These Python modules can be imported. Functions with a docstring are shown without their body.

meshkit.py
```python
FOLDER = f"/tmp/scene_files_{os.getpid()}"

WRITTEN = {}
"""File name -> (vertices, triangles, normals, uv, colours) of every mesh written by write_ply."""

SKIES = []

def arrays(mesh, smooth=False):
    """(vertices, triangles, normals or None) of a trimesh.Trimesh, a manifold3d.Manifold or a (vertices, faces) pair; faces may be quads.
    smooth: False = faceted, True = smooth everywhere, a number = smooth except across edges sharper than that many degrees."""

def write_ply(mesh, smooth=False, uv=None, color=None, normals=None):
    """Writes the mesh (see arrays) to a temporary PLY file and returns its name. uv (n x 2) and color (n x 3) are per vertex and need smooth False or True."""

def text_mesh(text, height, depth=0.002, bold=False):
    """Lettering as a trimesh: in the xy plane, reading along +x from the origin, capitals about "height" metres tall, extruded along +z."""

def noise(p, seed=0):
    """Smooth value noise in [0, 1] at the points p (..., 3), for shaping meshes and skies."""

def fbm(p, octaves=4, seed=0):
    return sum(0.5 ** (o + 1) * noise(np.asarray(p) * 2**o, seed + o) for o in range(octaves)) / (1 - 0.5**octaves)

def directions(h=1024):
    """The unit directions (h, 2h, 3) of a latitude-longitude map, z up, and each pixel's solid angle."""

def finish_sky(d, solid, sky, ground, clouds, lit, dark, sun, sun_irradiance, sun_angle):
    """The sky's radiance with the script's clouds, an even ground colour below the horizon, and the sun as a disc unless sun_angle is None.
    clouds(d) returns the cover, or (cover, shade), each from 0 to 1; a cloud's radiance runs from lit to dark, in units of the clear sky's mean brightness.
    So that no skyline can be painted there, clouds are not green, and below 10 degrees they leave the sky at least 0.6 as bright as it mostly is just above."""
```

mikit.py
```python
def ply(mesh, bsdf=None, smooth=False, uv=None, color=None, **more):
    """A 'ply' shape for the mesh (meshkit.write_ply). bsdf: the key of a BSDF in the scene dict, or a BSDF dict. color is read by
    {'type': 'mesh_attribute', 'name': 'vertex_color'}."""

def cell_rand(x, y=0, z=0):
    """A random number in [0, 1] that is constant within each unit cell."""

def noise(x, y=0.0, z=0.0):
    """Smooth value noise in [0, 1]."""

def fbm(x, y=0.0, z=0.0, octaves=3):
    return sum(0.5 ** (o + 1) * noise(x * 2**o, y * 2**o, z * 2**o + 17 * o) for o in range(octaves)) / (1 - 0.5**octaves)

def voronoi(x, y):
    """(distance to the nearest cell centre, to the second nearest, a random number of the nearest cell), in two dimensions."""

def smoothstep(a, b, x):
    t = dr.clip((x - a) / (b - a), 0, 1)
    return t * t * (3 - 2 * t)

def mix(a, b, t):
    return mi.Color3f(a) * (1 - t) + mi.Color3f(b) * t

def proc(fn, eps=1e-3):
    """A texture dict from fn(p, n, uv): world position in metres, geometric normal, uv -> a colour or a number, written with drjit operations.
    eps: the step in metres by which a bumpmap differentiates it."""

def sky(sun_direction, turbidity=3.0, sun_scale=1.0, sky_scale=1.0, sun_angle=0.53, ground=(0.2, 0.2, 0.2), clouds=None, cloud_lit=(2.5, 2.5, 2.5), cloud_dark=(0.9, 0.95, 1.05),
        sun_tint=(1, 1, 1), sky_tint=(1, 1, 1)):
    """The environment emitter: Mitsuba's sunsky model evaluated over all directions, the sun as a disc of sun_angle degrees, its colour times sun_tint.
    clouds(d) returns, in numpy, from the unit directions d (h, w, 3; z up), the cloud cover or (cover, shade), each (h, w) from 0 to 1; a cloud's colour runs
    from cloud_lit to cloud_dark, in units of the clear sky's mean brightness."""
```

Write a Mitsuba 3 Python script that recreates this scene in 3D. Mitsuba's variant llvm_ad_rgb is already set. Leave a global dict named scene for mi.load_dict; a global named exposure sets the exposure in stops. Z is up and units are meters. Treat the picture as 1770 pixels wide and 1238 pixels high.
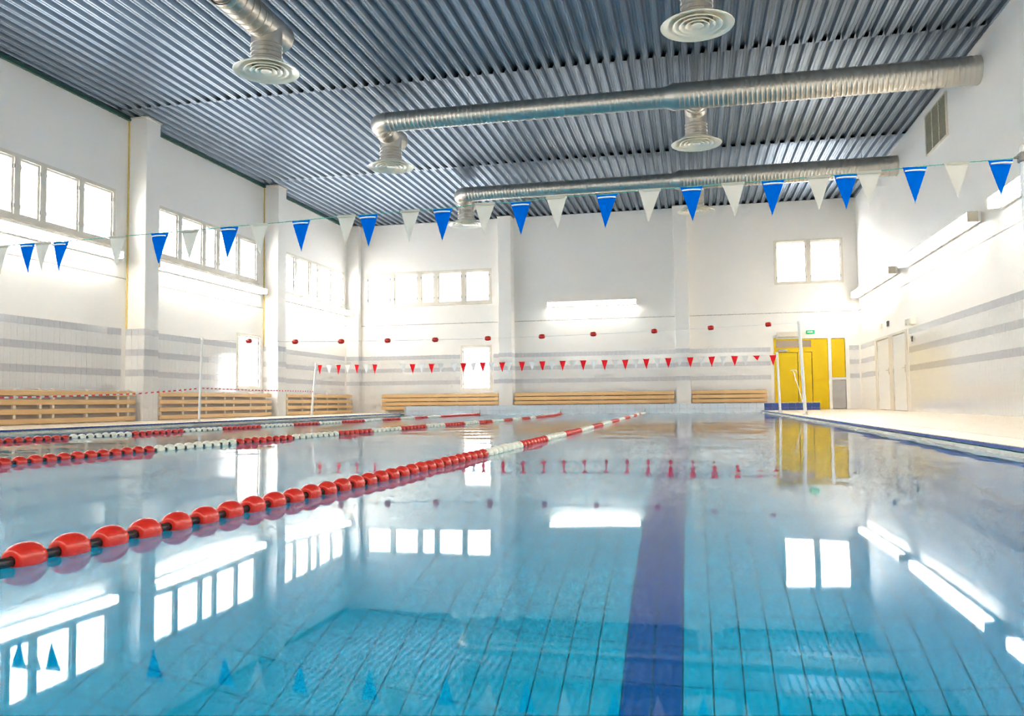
import math
import numpy as np
import trimesh
import mitsuba as mi
import drjit as dr
import mikit
import meshkit
from shapely.geometry import Polygon, box as sbox

T = mi.ScalarTransform4f
rng = np.random.default_rng(7)
scene, labels = {}, {}

# ---------------------------------------------------------------- camera, sky, exposure
FOCAL, YAW, PITCH, ROLL, EYE_Z = 1427.5, 0.217, 0.0539, -0.0106, 0.3633
fw = np.array([-math.sin(YAW) * math.cos(PITCH), math.cos(YAW) * math.cos(PITCH), math.sin(PITCH)])
rt = np.cross(fw, [0, 0, 1]); rt /= np.linalg.norm(rt)
up0 = np.cross(rt, fw)
up = -math.sin(ROLL) * rt + math.cos(ROLL) * up0
EYE = np.array([0, 0, EYE_Z])
scene['camera'] = {'type': 'perspective', 'fov': math.degrees(2 * math.atan(885 / FOCAL)), 'fov_axis': 'x', 'near_clip': 0.02, 'far_clip': 500.0,
                   'to_world': T().look_at(origin=EYE.tolist(), target=(EYE + fw).tolist(), up=up.tolist())}
# an even bright overcast sky behind the windows
scene['sky'] = mikit.sky((0.2, -0.5, 0.8), turbidity=6.0, sun_scale=0.0, sky_scale=1.0, ground=(0.75, 0.76, 0.78),
                         clouds=lambda d: np.ones(d.shape[:2]), cloud_lit=(46.5, 46.0, 45.0), cloud_dark=(46.5, 46.0, 45.0))
scene['sky']['sampling_weight'] = 3.0
LAMP = (10.6, 9.9, 8.7)
exposure = 1.45

# ---------------------------------------------------------------- materials


def mat(key, color, rough=0.5, **kw):
    scene[key] = {'type': 'twosided', 'bsdf': {'type': 'principled', 'base_color': color if isinstance(color, dict) else {'type': 'rgb', 'value': list(color)}, 'roughness': rough, **kw}}
    return key


def dif(key, color):
    scene[key] = {'type': 'twosided', 'bsdf': {'type': 'diffuse', 'reflectance': color if isinstance(color, dict) else {'type': 'rgb', 'value': list(color)}}}
    return key


def wood_fn(p, n, uv):
    g = mikit.fbm(p.x * 2.0 + p.y * 2.0, p.z * 90.0, mikit.cell_rand(dr.floor(p.z / 0.16)) * 20.0 + p.x * 0.3)
    k = mikit.fbm(p.x * 1.1 + p.y * 1.1, p.z * 14.0, 3.0)
    return mikit.mix((0.50, 0.29, 0.115), (0.72, 0.49, 0.24), dr.clip(0.65 * g + 0.5 * k, 0, 1))


def deck_fn(p, n, uv):
    u, v = p.x / 0.1, p.y / 0.1
    fu, fv = u - dr.floor(u), v - dr.floor(v)
    line = dr.select((fu < 0.05) | (fv < 0.05), 1.0, 0.0)
    tone = mikit.cell_rand(dr.floor(u), dr.floor(v)) * 0.08 - 0.04
    c = mi.Color3f(0.62, 0.525, 0.405) * (1 + tone)
    return c * (1 - line * 0.25)


def steel_fn(p, n, uv):
    k = mikit.fbm(p.x * 3.0, p.y * 0.8, p.z * 3.0)
    return mikit.mix((0.19, 0.245, 0.31), (0.305, 0.37, 0.445), k)


mat('m_paint', (0.925, 0.892, 0.84), 0.55, specular=0.35)
mat('m_tile_white', (0.86, 0.85, 0.83), 0.10, specular=0.5)
mat('m_tile_grey', (0.60, 0.60, 0.62), 0.12, specular=0.5)
mat('m_tile_navy', (0.012, 0.045, 0.22), 0.12, specular=0.5)
mat('m_tile_pool', (0.002, 0.47, 0.705), 0.5, specular=0.0)
mat('m_tile_lane', (0.002, 0.085, 0.30), 0.5, specular=0.0)
mat('m_tile_rim', (0.84, 0.88, 0.91), 0.15)
mat('m_tile_cream', (0.74, 0.69, 0.58), 0.35, specular=0.3)
dif('m_grout', (0.52, 0.50, 0.47))
dif('m_grout_pool', (0.004, 0.16, 0.17))
mat('m_deck', mikit.proc(deck_fn), 0.35)
mat('m_coping', (0.67, 0.60, 0.49), 0.35)
mat('m_steel', mikit.proc(steel_fn), 0.44, metallic=1.0)
mat('m_galv', (0.60, 0.575, 0.52), 0.40, metallic=1.0)
mat('m_roof', (0.05, 0.055, 0.06), 0.7)
mat('m_green', (0.01, 0.06, 0.05), 0.5)
mat('m_frame', (0.76, 0.71, 0.62), 0.4)
mat('m_hinge', (0.18, 0.18, 0.17), 0.4)
mat('m_cream', (0.86, 0.84, 0.72), 0.35)
mat('m_white', (0.88, 0.88, 0.86), 0.35)
mat('m_sealant', (0.62, 0.47, 0.16), 0.6)
mat('m_beige', (0.66, 0.60, 0.50), 0.45)
mat('m_wood', mikit.proc(wood_fn), 0.45)
mat('m_bracket', (0.80, 0.76, 0.66), 0.4)
mat('m_radiator', (0.50, 0.46, 0.42), 0.5)
mat('m_yellow', (0.70, 0.475, 0.0), 0.35, specular=0.25)
mat('m_transom', (0.27, 0.19, 0.12), 0.15)
mat('m_grey', (0.40, 0.39, 0.39), 0.45)
mat('m_darkgrey', (0.05, 0.05, 0.055), 0.4)
mat('m_vent', (0.22, 0.21, 0.15), 0.5)
mat('m_red', (0.50, 0.020, 0.012), 0.28)
mat('m_float_white', (0.86, 0.86, 0.74), 0.3)
mat('m_rope', (0.012, 0.014, 0.016), 0.35)
mat('m_line_green', (0.10, 0.42, 0.36), 0.5)
mat('m_line_white', (0.80, 0.80, 0.80), 0.5)
for key_, c_ in (('m_blue', (0.0, 0.125, 0.64)), ('m_flag_white', (0.76, 0.745, 0.68)), ('m_flag_red', (0.70, 0.02, 0.03)), ('m_flag_far_white', (0.90, 0.90, 0.90))):
    scene[key_] = {'type': 'principledthin', 'base_color': {'type': 'rgb', 'value': list(c_)}, 'roughness': 0.6, 'spec_trans': 0.0, 'diff_trans': 0.9, 'eta': 1.3}
mat('m_flag_stripe', (0.90, 0.90, 0.90), 0.6)
mat('m_tape_red', (0.62, 0.02, 0.03), 0.5)
mat('m_sign_green', (0.0, 0.45, 0.18), 0.4)
scene['m_glass'] = {'type': 'thindielectric', 'int_ior': 1.5}
scene['m_water'] = {'type': 'roughdielectric', 'int_ior': 1.333, 'ext_ior': 1.0, 'alpha': 0.0006, 'distribution': 'ggx'}

# ---------------------------------------------------------------- helpers
BOXF = np.array([[0, 2, 1], [1, 2, 3], [4, 5, 6], [5, 7, 6], [0, 1, 4], [1, 5, 4], [2, 6, 3], [3, 6, 7], [0, 4, 2], [2, 4, 6], [1, 3, 5], [3, 7, 5]])


def boxes(lo, hi):
    """One mesh of axis-aligned boxes; lo and hi are (n, 3)."""
    lo, hi = np.atleast_2d(np.asarray(lo, float)), np.atleast_2d(np.asarray(hi, float))
    v = np.stack([np.where([[(i & 1), (i >> 1) & 1, (i >> 2) & 1]], hi, lo) for i in range(8)], 1)
    f = BOXF[None] + (np.arange(len(lo)) * 8)[:, None, None]
    return v.reshape(-1, 3), f.reshape(-1, 3)


def bx(x0, x1, y0, y1, z0, z1, bevel=0.0):
    if bevel <= 0:
        return boxes([[min(x0, x1), min(y0, y1), min(z0, z1)]], [[max(x0, x1), max(y0, y1), max(z0, z1)]])
    a, b = np.array([min(x0, x1), min(y0, y1), min(z0, z1)]), np.array([max(x0, x1), max(y0, y1), max(z0, z1)])
    pts = []
    for ax in range(3):
        for i in range(8):
            q = np.array([(b if (i >> k) & 1 else a)[k] for k in range(3)])
            for k in range(3):
                if k != ax:
                    q[k] += bevel if not (i >> k) & 1 else -bevel
            pts.append(q)
    h = trimesh.convex.convex_hull(np.array(pts))
    return np.array(h.vertices), np.array(h.faces)


def join(*ms):
    v, f, n = [], [], 0
    for a, b in ms:
        v.append(np.asarray(a)); f.append(np.asarray(b) + n); n += len(a)
    return np.vstack(v), np.vstack(f)


def tm(m):
    return np.array(m.vertices), np.array(m.faces)


def grid_faces(n, m, closed):
    i, j = np.meshgrid(np.arange(n - 1), np.arange(m if closed else m - 1), indexing='ij')
    j2 = (j + 1) % m
    a, b, c, d = i * m + j, i * m + j2, (i + 1) * m + j2, (i + 1) * m + j
    return np.vstack([np.stack([a, b, c], -1).reshape(-1, 3), np.stack([a, c, d], -1).reshape(-1, 3)])


def sweep(path, radii, sides=20, caps=True):
    """A round tube along a polyline with a radius at each point."""
    p = np.asarray(path, float)
    radii = np.broadcast_to(radii, (len(p),))
    t = np.gradient(p, axis=0); t /= np.linalg.norm(t, axis=1, keepdims=True)
    ref = np.array([0, 0, 1.0]) if abs(t[0][2]) < 0.9 else np.array([1.0, 0, 0])
    a = np.cross(t[0], ref); a /= np.linalg.norm(a)
    A = []
    for k in range(len(p)):
        a = a - t[k] * np.dot(a, t[k]); a /= np.linalg.norm(a); A.append(a)
    A = np.array(A); B = np.cross(t, A)
    ang = np.arange(sides) * 2 * np.pi / sides
    v = p[:, None] + radii[:, None, None] * (np.cos(ang)[None, :, None] * A[:, None] + np.sin(ang)[None, :, None] * B[:, None])
    v = v.reshape(-1, 3); f = grid_faces(len(p), sides, True)
    if caps:
        n = len(v); k = np.arange(sides)
        v = np.vstack([v, p[:1], p[-1:]])
        f = np.vstack([f, np.stack([k * 0 + n, (k + 1) % sides, k], 1), np.stack([k * 0 + n + 1, k + n - sides, (k + 1) % sides + n - sides], 1)])
    return v, f


def lathe(profile, sides=32, axis='z'):
    """profile: (r, z) points; turned about z (or y) through the origin."""
    p = np.asarray(profile, float); ang = np.arange(sides) * 2 * np.pi / sides
    v = np.stack([p[:, None, 0] * np.cos(ang), p[:, None, 0] * np.sin(ang), np.broadcast_to(p[:, 1:2], (len(p), sides))], -1).reshape(-1, 3)
    if axis == 'y':
        v = v[:, [0, 2, 1]] * [1, 1, -1]
    return v, grid_faces(len(p), sides, True)


def moved(m, x=0, y=0, z=0):
    return np.asarray(m[0]) + [x, y, z], m[1]


def key_of(name):
    if name not in used:
        used[name] = 0
        return name
    used[name] += 1
    return f'{name}_{used[name]:03d}'


used = {}


def thing(name, label, cat, group=None, kind=None):
    k = key_of(name)
    labels[k] = {'label': label}
    if cat: labels[k]['category'] = cat
    if group: labels[k]['group'] = group
    if kind: labels[k]['kind'] = kind
    return k


def put(name, mesh, m, parent=None, smooth=False, label=None, kind=None, to=None, shape=None):
    k = key_of(f'{parent}__{name}' if parent else name)
    d = shape if shape is not None else mikit.ply(mesh, m, smooth)
    scene[k] = {**d, 'to_world': to} if to is not None else d
    e = {}
    if label: e['label'] = label
    if kind: e['kind'] = kind
    if e: labels[k] = {**labels.get(k, {}), **e}
    return k


def solo(name, mesh, m, label, cat, group=None, kind=None, smooth=False, to=None, shape=None):
    k = thing(name, label, cat, group, kind)
    d = shape if shape is not None else mikit.ply(mesh, m, smooth)
    scene[k] = {**d, 'to_world': to} if to is not None else d
    return k


def structure(name, mesh, m, label, smooth=False):
    k = key_of(name)
    if mesh is not None: scene[k] = mikit.ply(mesh, m, smooth)
    labels[k] = {'label': label, 'kind': 'structure'}
    return k


# ---------------------------------------------------------------- dimensions (water level z = 0, pool runs along y)
XL, XR, YF, YN, HC = -11.57, 4.89, 26.5, -3.0, 6.47
PL, PR, PN, PF, DEPTH = -9.15, 1.90, -0.25, 25.0, 2.4
DECK = 0.06
PITCH_W = 0.1417           # wall tiles
TOP_TILE = 1.984
ROWS = 14
GREY_ROWS = (13, 10, 7)    # counted from the floor: three grey bands
Z0T = TOP_TILE - ROWS * PITCH_W

# ---------------------------------------------------------------- walls


def wall_slab(poly, axis, a, b):
    """Extrude a polygon given in (horizontal, z) between a and b along the axis ('x' or 'y')."""
    m = trimesh.creation.extrude_polygon(poly, abs(b - a), engine='earcut')
    v = np.array(m.vertices); lo = min(a, b)
    if axis == 'x':
        return np.stack([v[:, 2] + lo, v[:, 0], v[:, 1]], 1), np.array(m.faces)
    return np.stack([v[:, 0], v[:, 2] + lo, v[:, 1]], 1), np.array(m.faces)[:, ::-1]


def minus(p, holes):
    for h in holes:
        p = p.difference(sbox(*h))
    return p


# window strips: (wall, start of the first casement along the wall, list of (offset, width))
WIDTHS = [(0.0, 0.83), (0.97, 0.83), (1.93, 0.46), (2.53, 0.83), (3.49, 0.83)]
SILL, HEAD = 3.72, 4.80
left_strips = [10.28, 15.96, 21.65, 4.60, -1.08]
low_left = (19.34, 20.52, 0.80, 2.26)
holes_left = [(s - 0.07, SILL - 0.04, s + 4.39, HEAD + 0.04) for s in left_strips] + [(low_left[0], low_left[2], low_left[1], low_left[3])]
far_strip = -10.90
low_far = (-7.58, -6.53, 0.78, 2.28)
far_right = (2.48, 4.49, 3.90, 5.28)
yellow = (2.40, 4.52, DECK, 2.26)
holes_far = [(far_strip - 0.07, SILL - 0.04, far_strip + 4.39, HEAD + 0.04), (low_far[0], low_far[2], low_far[1], low_far[3]),
             (far_right[0], far_right[2], far_right[1], far_right[3]), (yellow[0], -0.2, yellow[1], yellow[3])]
doors_right = [(22.50, 24.30), (20.82, 22.50)]
holes_right = [(a + 0.0, -0.2, b, 1.99) for a, b in doors_right]
JOINT = 3.03


def make_wall(name, axis, face, out, h0, h1, holes, label):
    k = structure(name, None, None, label)
    lower = minus(sbox(h0, -0.3, h1, JOINT - 0.012), holes)
    upper = minus(sbox(h0, JOINT + 0.012, h1, HC + 0.02), holes)
    put('lower_panel', wall_slab(lower, axis, face, out), 'm_paint', k)
    put('upper_panel', wall_slab(upper, axis, face, out), 'm_paint', k)
    s = 1 if out > face else -1
    put('panel_joint', wall_slab(sbox(h0, JOINT - 0.05, h1, JOINT + 0.05), axis, face + 0.02 * s, out), 'm_grout', k)
    return k


wl = make_wall('wall_left', 'x', XL, XL - 0.28, YN - 0.3, YF + 0.3, holes_left, 'long left hall wall, white painted above, white tile with grey bands below')
wf = make_wall('wall_far', 'y', YF, YF + 0.28, XL - 0.3, XR + 0.3, holes_far, 'end wall across the far side of the pool, with the yellow door')
wr = make_wall('wall_right', 'x', XR, XR + 0.28, YN - 0.3, YF + 0.3, holes_right, 'long right hall wall, white painted above, white tile with grey bands below')
wn = structure('wall_near', bx(XL - 0.3, XR + 0.3, YN - 0.3, YN, -0.3, HC), 'm_paint', 'white wall behind the near end of the pool')

# wall tiles: real pieces, the nearest ones in view as parts
TT, GAP = 0.006, 0.005


def tile_wall(parent, axis, face, sign, h0, h1, holes, seen=None, n_parts=300, base=0):
    """Square tiles on a wall face; sign: which way they stand proud."""
    cols = int((h1 - h0) / PITCH_W)
    c, r = np.meshgrid(np.arange(cols), np.arange(ROWS), indexing='ij')
    c, r = c.ravel(), r.ravel()
    a0, a1 = h0 + c * PITCH_W, h0 + (c + 1) * PITCH_W - GAP
    z0, z1 = Z0T + r * PITCH_W, Z0T + (r + 1) * PITCH_W - GAP
    ok = z1 > DECK
    for (ha, hz, hb, hzb) in holes:
        ok &= ~((a1 > ha - 0.02) & (a0 < hb + 0.02) & (z1 > hz - 0.02) & (z0 < hzb + 0.02))
    a0, a1, z0, z1, r = a0[ok], a1[ok], z0[ok], z1[ok], r[ok]
    grey = np.isin(r, GREY_ROWS)
    f0, f1 = np.full(len(a0), min(face, face + sign * TT)), np.full(len(a0), max(face, face + sign * TT))
    if axis == 'x':
        lo, hi = np.stack([f0, a0, z0], 1), np.stack([f1, a1, z1], 1)
    else:
        lo, hi = np.stack([a0, f0, z0], 1), np.stack([a1, f1, z1], 1)
    part = np.zeros(len(a0), bool)
    if seen is not None:
        cand = np.where(seen(a0, z0))[0]
        mid = (lo[cand] + hi[cand]) / 2
        part[cand[np.argsort(np.linalg.norm(mid - EYE, axis=1))[:n_parts]]] = True
    for g, m, nm in ((False, 'm_tile_white', 'white_tile'), (True, 'm_tile_grey', 'grey_tile')):
        rest = ~part & (grey == g)
        if rest.any():
            put(nm + '_field', boxes(lo[rest], hi[rest]), m, parent, kind='stuff')
        idx = np.where(part & (grey == g))[0]
        if len(idx):
            unit = mikit.ply(boxes([[0, 0, 0]], [hi[idx[0]] - lo[idx[0]]]), m)
            for i in idx:
                put(nm, None, m, parent, shape=unit, to=T().translate(lo[i].tolist()))


def in_frame(q, margin=0):
    d = q - EYE
    z = d @ fw
    u = 885 + FOCAL * (d @ (math.cos(ROLL) * rt + math.sin(ROLL) * up0)) / np.maximum(z, 1e-6)
    v = 619 - FOCAL * (d @ up) / np.maximum(z, 1e-6)
    return (z > 0.1) & (u > -margin) & (u < 1770 + margin) & (v > -margin) & (v < 1238 + margin)


pil_left = [15.05, 20.68, 26.25]
tile_wall(wl, 'x', XL, 1, 15.05 - 60 * PITCH_W, YF, [(low_left[0], low_left[2], low_left[1], low_left[3])] + [(y, -1, y + 0.47, 3) for y in pil_left],
          seen=lambda a, z: (z > 0.72) & in_frame(np.stack([np.full_like(a, XL), a, z], 1)))
tile_wall(wr, 'x', XR, -1, YF - 120 * PITCH_W, YF, holes_right, seen=lambda a, z: in_frame(np.stack([np.full_like(a, XR), a, z], 1)))
tile_wall(wf, 'y', YF, -1, XL, XR, holes_far)

# pilasters against the walls
PD = 0.44


def pilaster(parent, x0, x1, y0, y1, faces):
    p = put('pilaster', bx(x0, x1, y0, y1, -0.2, HC - 0.01, 0.012), 'm_paint', parent, kind=None)
    for axis, face, sign, a, b in faces:
        n = max(1, round((b - a) / PITCH_W)); w = (b - a) / n
        rows = [r for r in range(ROWS) if Z0T + (r + 1) * PITCH_W > DECK + 0.02]
        for g, m, nm in ((False, 'm_tile_white', 'white_tile'), (True, 'm_tile_grey', 'grey_tile')):
            lo, hi = [], []
            for r in rows:
                if (r in GREY_ROWS) != g: continue
                for c in range(n):
                    f0, f1 = min(face, face + sign * TT), max(face, face + sign * TT)
                    za, zb = Z0T + r * PITCH_W, Z0T + (r + 1) * PITCH_W - GAP
                    aa, ab = a + c * w + GAP / 2, a + (c + 1) * w - GAP / 2
                    lo.append([f0, aa, za] if axis == 'x' else [aa, f0, za]); hi.append([f1, ab, zb] if axis == 'x' else [ab, f1, zb])
            put(nm + '_field', boxes(lo, hi), m, p, kind='stuff')
    put('cap_plate', bx(x0 - 0.02, x1 + 0.025, y0 - 0.025, y1 + 0.02, HC - 0.035, HC - 0.005), 'm_frame', p)


for y in pil_left:
    y1 = min(y + 0.46, YF)
    pilaster(wl, XL - 0.02, XL + PD, y, y1, [('y', y, -1, XL, XL + PD), ('x', XL + PD, 1, y, y1)])
for x in (-6.19, -0.55):
    pilaster(wf, x, x + 0.44, YF - PD, YF + 0.02, [('y', YF - PD, -1, x, x + 0.44), ('x', x + 0.44, 1, YF - PD, YF), ('x', x, -1, YF - PD, YF)])
for y in pil_left[:2]:
    put('sealant_strip', bx(XL, XL + 0.035, y - 0.014, y, TOP_TILE, HC - 0.02), 'm_sealant', wl, label='yellowed sealant line')
put('green_flashing', join(*[bx(XL, XL + 0.06, a, b, HC - 0.075, HC - 0.005) for a, b in ((YN, 15.05), (15.51, 20.68), (21.14, 26.25))]), 'm_green', wl)

# ---------------------------------------------------------------- ceiling: corrugated steel deck in bays
ce = structure('ceiling', None, None, 'corrugated galvanised steel deck ceiling over the pool hall')
RIB = 0.225


def deck_sheet(y0, y1, shift, dz):
    prof = [(0.0, 0), (0.036, 0), (0.042, 0.007), (0.050, 0.007), (0.056, 0), (0.092, 0), (0.116, 0.082), (0.146, 0.082), (0.152, 0.075), (0.160, 0.075), (0.166, 0.082), (0.201, 0.082)]
    n = int((XR - XL + 1.0) / RIB)
    pts = np.array([(XL - 0.5 + shift + k * RIB + x, HC + dz + z) for k in range(n) for x, z in prof])
    v = np.vstack([np.stack([pts[:, 0], np.full(len(pts), y), pts[:, 1]], 1) for y in (y0, y1)])
    m = len(pts); i = np.arange(m - 1)
    return v, np.vstack([np.stack([i, i + 1, i + 1 + m], 1), np.stack([i, i + 1 + m, i + m], 1)])


for y0, y1, sh, dz in ((YN - 0.4, 3.25, 0.02, 0.012), (3.20, 8.95, 0.13, 0.0), (8.90, 14.70, 0.05, 0.012), (14.62, 20.42, 0.12, 0.0), (20.34, YF + 0.25, 0.03, 0.012)):
    put('deck_sheet', deck_sheet(y0, y1, sh, dz), 'm_steel', ce)
put('roof_slab', bx(XL - 0.6, XR + 0.6, YN - 0.6, YF + 0.6, HC + 0.16, HC + 0.34), 'm_roof', ce)
put('roof_edge', join(bx(XL - 0.6, XL - 0.27, YN - 0.6, YF + 0.6, HC - 0.3, HC + 0.2), bx(XR + 0.27, XR + 0.6, YN - 0.6, YF + 0.6, HC - 0.3, HC + 0.2),
                      bx(XL - 0.6, XR + 0.6, YF + 0.27, YF + 0.6, HC - 0.3, HC + 0.2), bx(XL - 0.6, XR + 0.6, YN - 0.6, YN - 0.27, HC - 0.3, HC + 0.2)), 'm_roof', ce)

# ---------------------------------------------------------------- floor, pool basin, water
fl = structure('floor', None, None, 'cream tiled deck around the pool')
COP = 0.42
hole = sbox(PL - 0.02, PN - 0.02, PR + 0.02, PF + 0.02)
deck_poly = sbox(XL - 0.2, YN - 0.2, XR + 0.3, YF + 0.3).difference(sbox(PL - COP, PN - COP, PR + COP, PF + 0.02))


def slab(poly, z0, z1):
    m = trimesh.creation.extrude_polygon(poly, z1 - z0, engine='earcut')
    return np.array(m.vertices) + [0, 0, z0], np.array(m.faces)


put('deck', slab(deck_poly, -0.35, DECK), 'm_deck', fl)
cop_poly = sbox(PL - COP + 0.012, PN - COP + 0.012, PR + COP - 0.012, PF + 0.02).difference(sbox(PL - 0.03, PN - 0.03, PR + 0.03, PF + 0.03))
put('coping', slab(cop_poly, -0.35, DECK), 'm_coping', fl)
# navy nosing tiles along the water's edge
lo, hi = [], []
for x0, x1 in ((PR - 0.012, PR + 0.006), (PL - 0.006, PL + 0.012)):
    for k in range(int((PF - PN) / 0.236) + 1):
        y = PN + k * 0.236
        lo.append([x0, y, DECK - 0.021]); hi.append([x1, min(y + 0.232, PF), DECK + 0.001])
put('navy_edge_tile_field', boxes(lo, hi), 'm_tile_navy', fl, kind='stuff')

pool = structure('pool_basin', None, None, 'tiled pool basin with blue bottom and a dark blue lane marking')
put('shell', join(bx(PL - 0.3, PR + 0.3, PN - 0.3, PF + 0.3, -DEPTH - 0.3, -DEPTH - 0.006), bx(PL - 0.3, PL - 0.012, PN - 0.3, PF + 0.3, -DEPTH - 0.1, DECK - 0.03),
                  bx(PR + 0.012, PR + 0.3, PN - 0.3, PF + 0.3, -DEPTH - 0.1, DECK - 0.03), bx(PL - 0.3, PR + 0.3, PN - 0.3, PN - 0.012, -DEPTH - 0.1, DECK - 0.03),
                  bx(PL - 0.3, PR + 0.3, PF + 0.012, PF + 0.3, -DEPTH - 0.1, DECK - 0.03)), 'm_grout_pool', pool)
TX, TY, TG = 0.122, 0.2355, 0.006
ix = np.arange(math.ceil((PL + 0.319) / TX), math.floor((PR + 0.319) / TX))
iy = np.arange(math.ceil((PN - 2.82) / TY), math.floor((PF - 2.82) / TY))
gx, gy = np.meshgrid(ix, iy, indexing='ij'); gx, gy = gx.ravel(), gy.ravel()
x0, y0 = -0.319 + gx * TX, 2.82 + gy * TY
lo = np.stack([x0 + TG / 2, y0 + TG / 2, np.full(len(x0), -DEPTH - 0.006)], 1)
hi = np.stack([x0 + TX - TG / 2, y0 + TY - TG / 2, np.full(len(x0), -DEPTH)], 1)
lane = np.isin(gx, (0, 1)) & (gy * TY + 2.82 > 1.0) & (gy * TY + 2.82 < 23.0)
mid = (lo + hi) / 2
# where a pool-bottom point appears, seen through the surface (flat-water refraction), to pick the tiles that show largest
ang = np.arctan2(np.hypot(mid[:, 0], mid[:, 1]), EYE_Z + DEPTH * 0.55)
app = mid.copy(); app[:, 2] = -DEPTH * 0.42
near_t = np.where(in_frame(app, 20))[0]
near_t = near_t[np.argsort(np.hypot(mid[near_t, 0], mid[near_t, 1]))[:300]]
part = np.zeros(len(lo), bool); part[near_t] = True
for flag, m, nm in ((False, 'm_tile_pool', 'blue_tile'), (True, 'm_tile_lane', 'lane_tile')):
    rest = ~part & (lane == flag)
    put(nm + '_field', boxes(lo[rest], hi[rest]), m, pool, kind='stuff')
    unit = mikit.ply(boxes([[0, 0, 0]], [[TX - TG, TY - TG, 0.006]]), m)
    for i in np.where(part & (lane == flag))[0]:
        put(nm, None, m, pool, shape=unit, to=T().translate(lo[i].tolist()))
# side wall tiles: a light row at the waterline, blue below
for nm, m, za, zb in (('rim_tile_field', 'm_tile_cream', -0.085, DECK - 0.03), ('side_tile_field', 'm_tile_pool', -DEPTH, -0.09)):
    lo, hi = [], []
    rows = max(1, int((zb - za) / TX))
    hz = (zb - za) / rows
    for r in range(rows):
        z0, z1 = za + r * hz, za + (r + 1) * hz - TG * 0.5
        for k in range(int((PF - PN) / TY)):
            y = PN + k * TY
            lo += [[PR, y + 0.003, z0], [PL - 0.012, y + 0.003, z0]]; hi += [[PR + 0.012, y + TY - 0.003, z1], [PL, y + TY - 0.003, z1]]
        for k in range(int((PR - PL) / TY)):
            x = PL + k * TY
            lo += [[x + 0.003, PN - 0.012, z0]]; hi += [[x + TY - 0.003, PN, z1]]
            if nm == 'side_tile_field':
                lo += [[x + 0.003, PF, z0]]; hi += [[x + TY - 0.003, PF + 0.012, z1]]
    put(nm, boxes(lo, hi), m, pool, kind='stuff')

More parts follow.
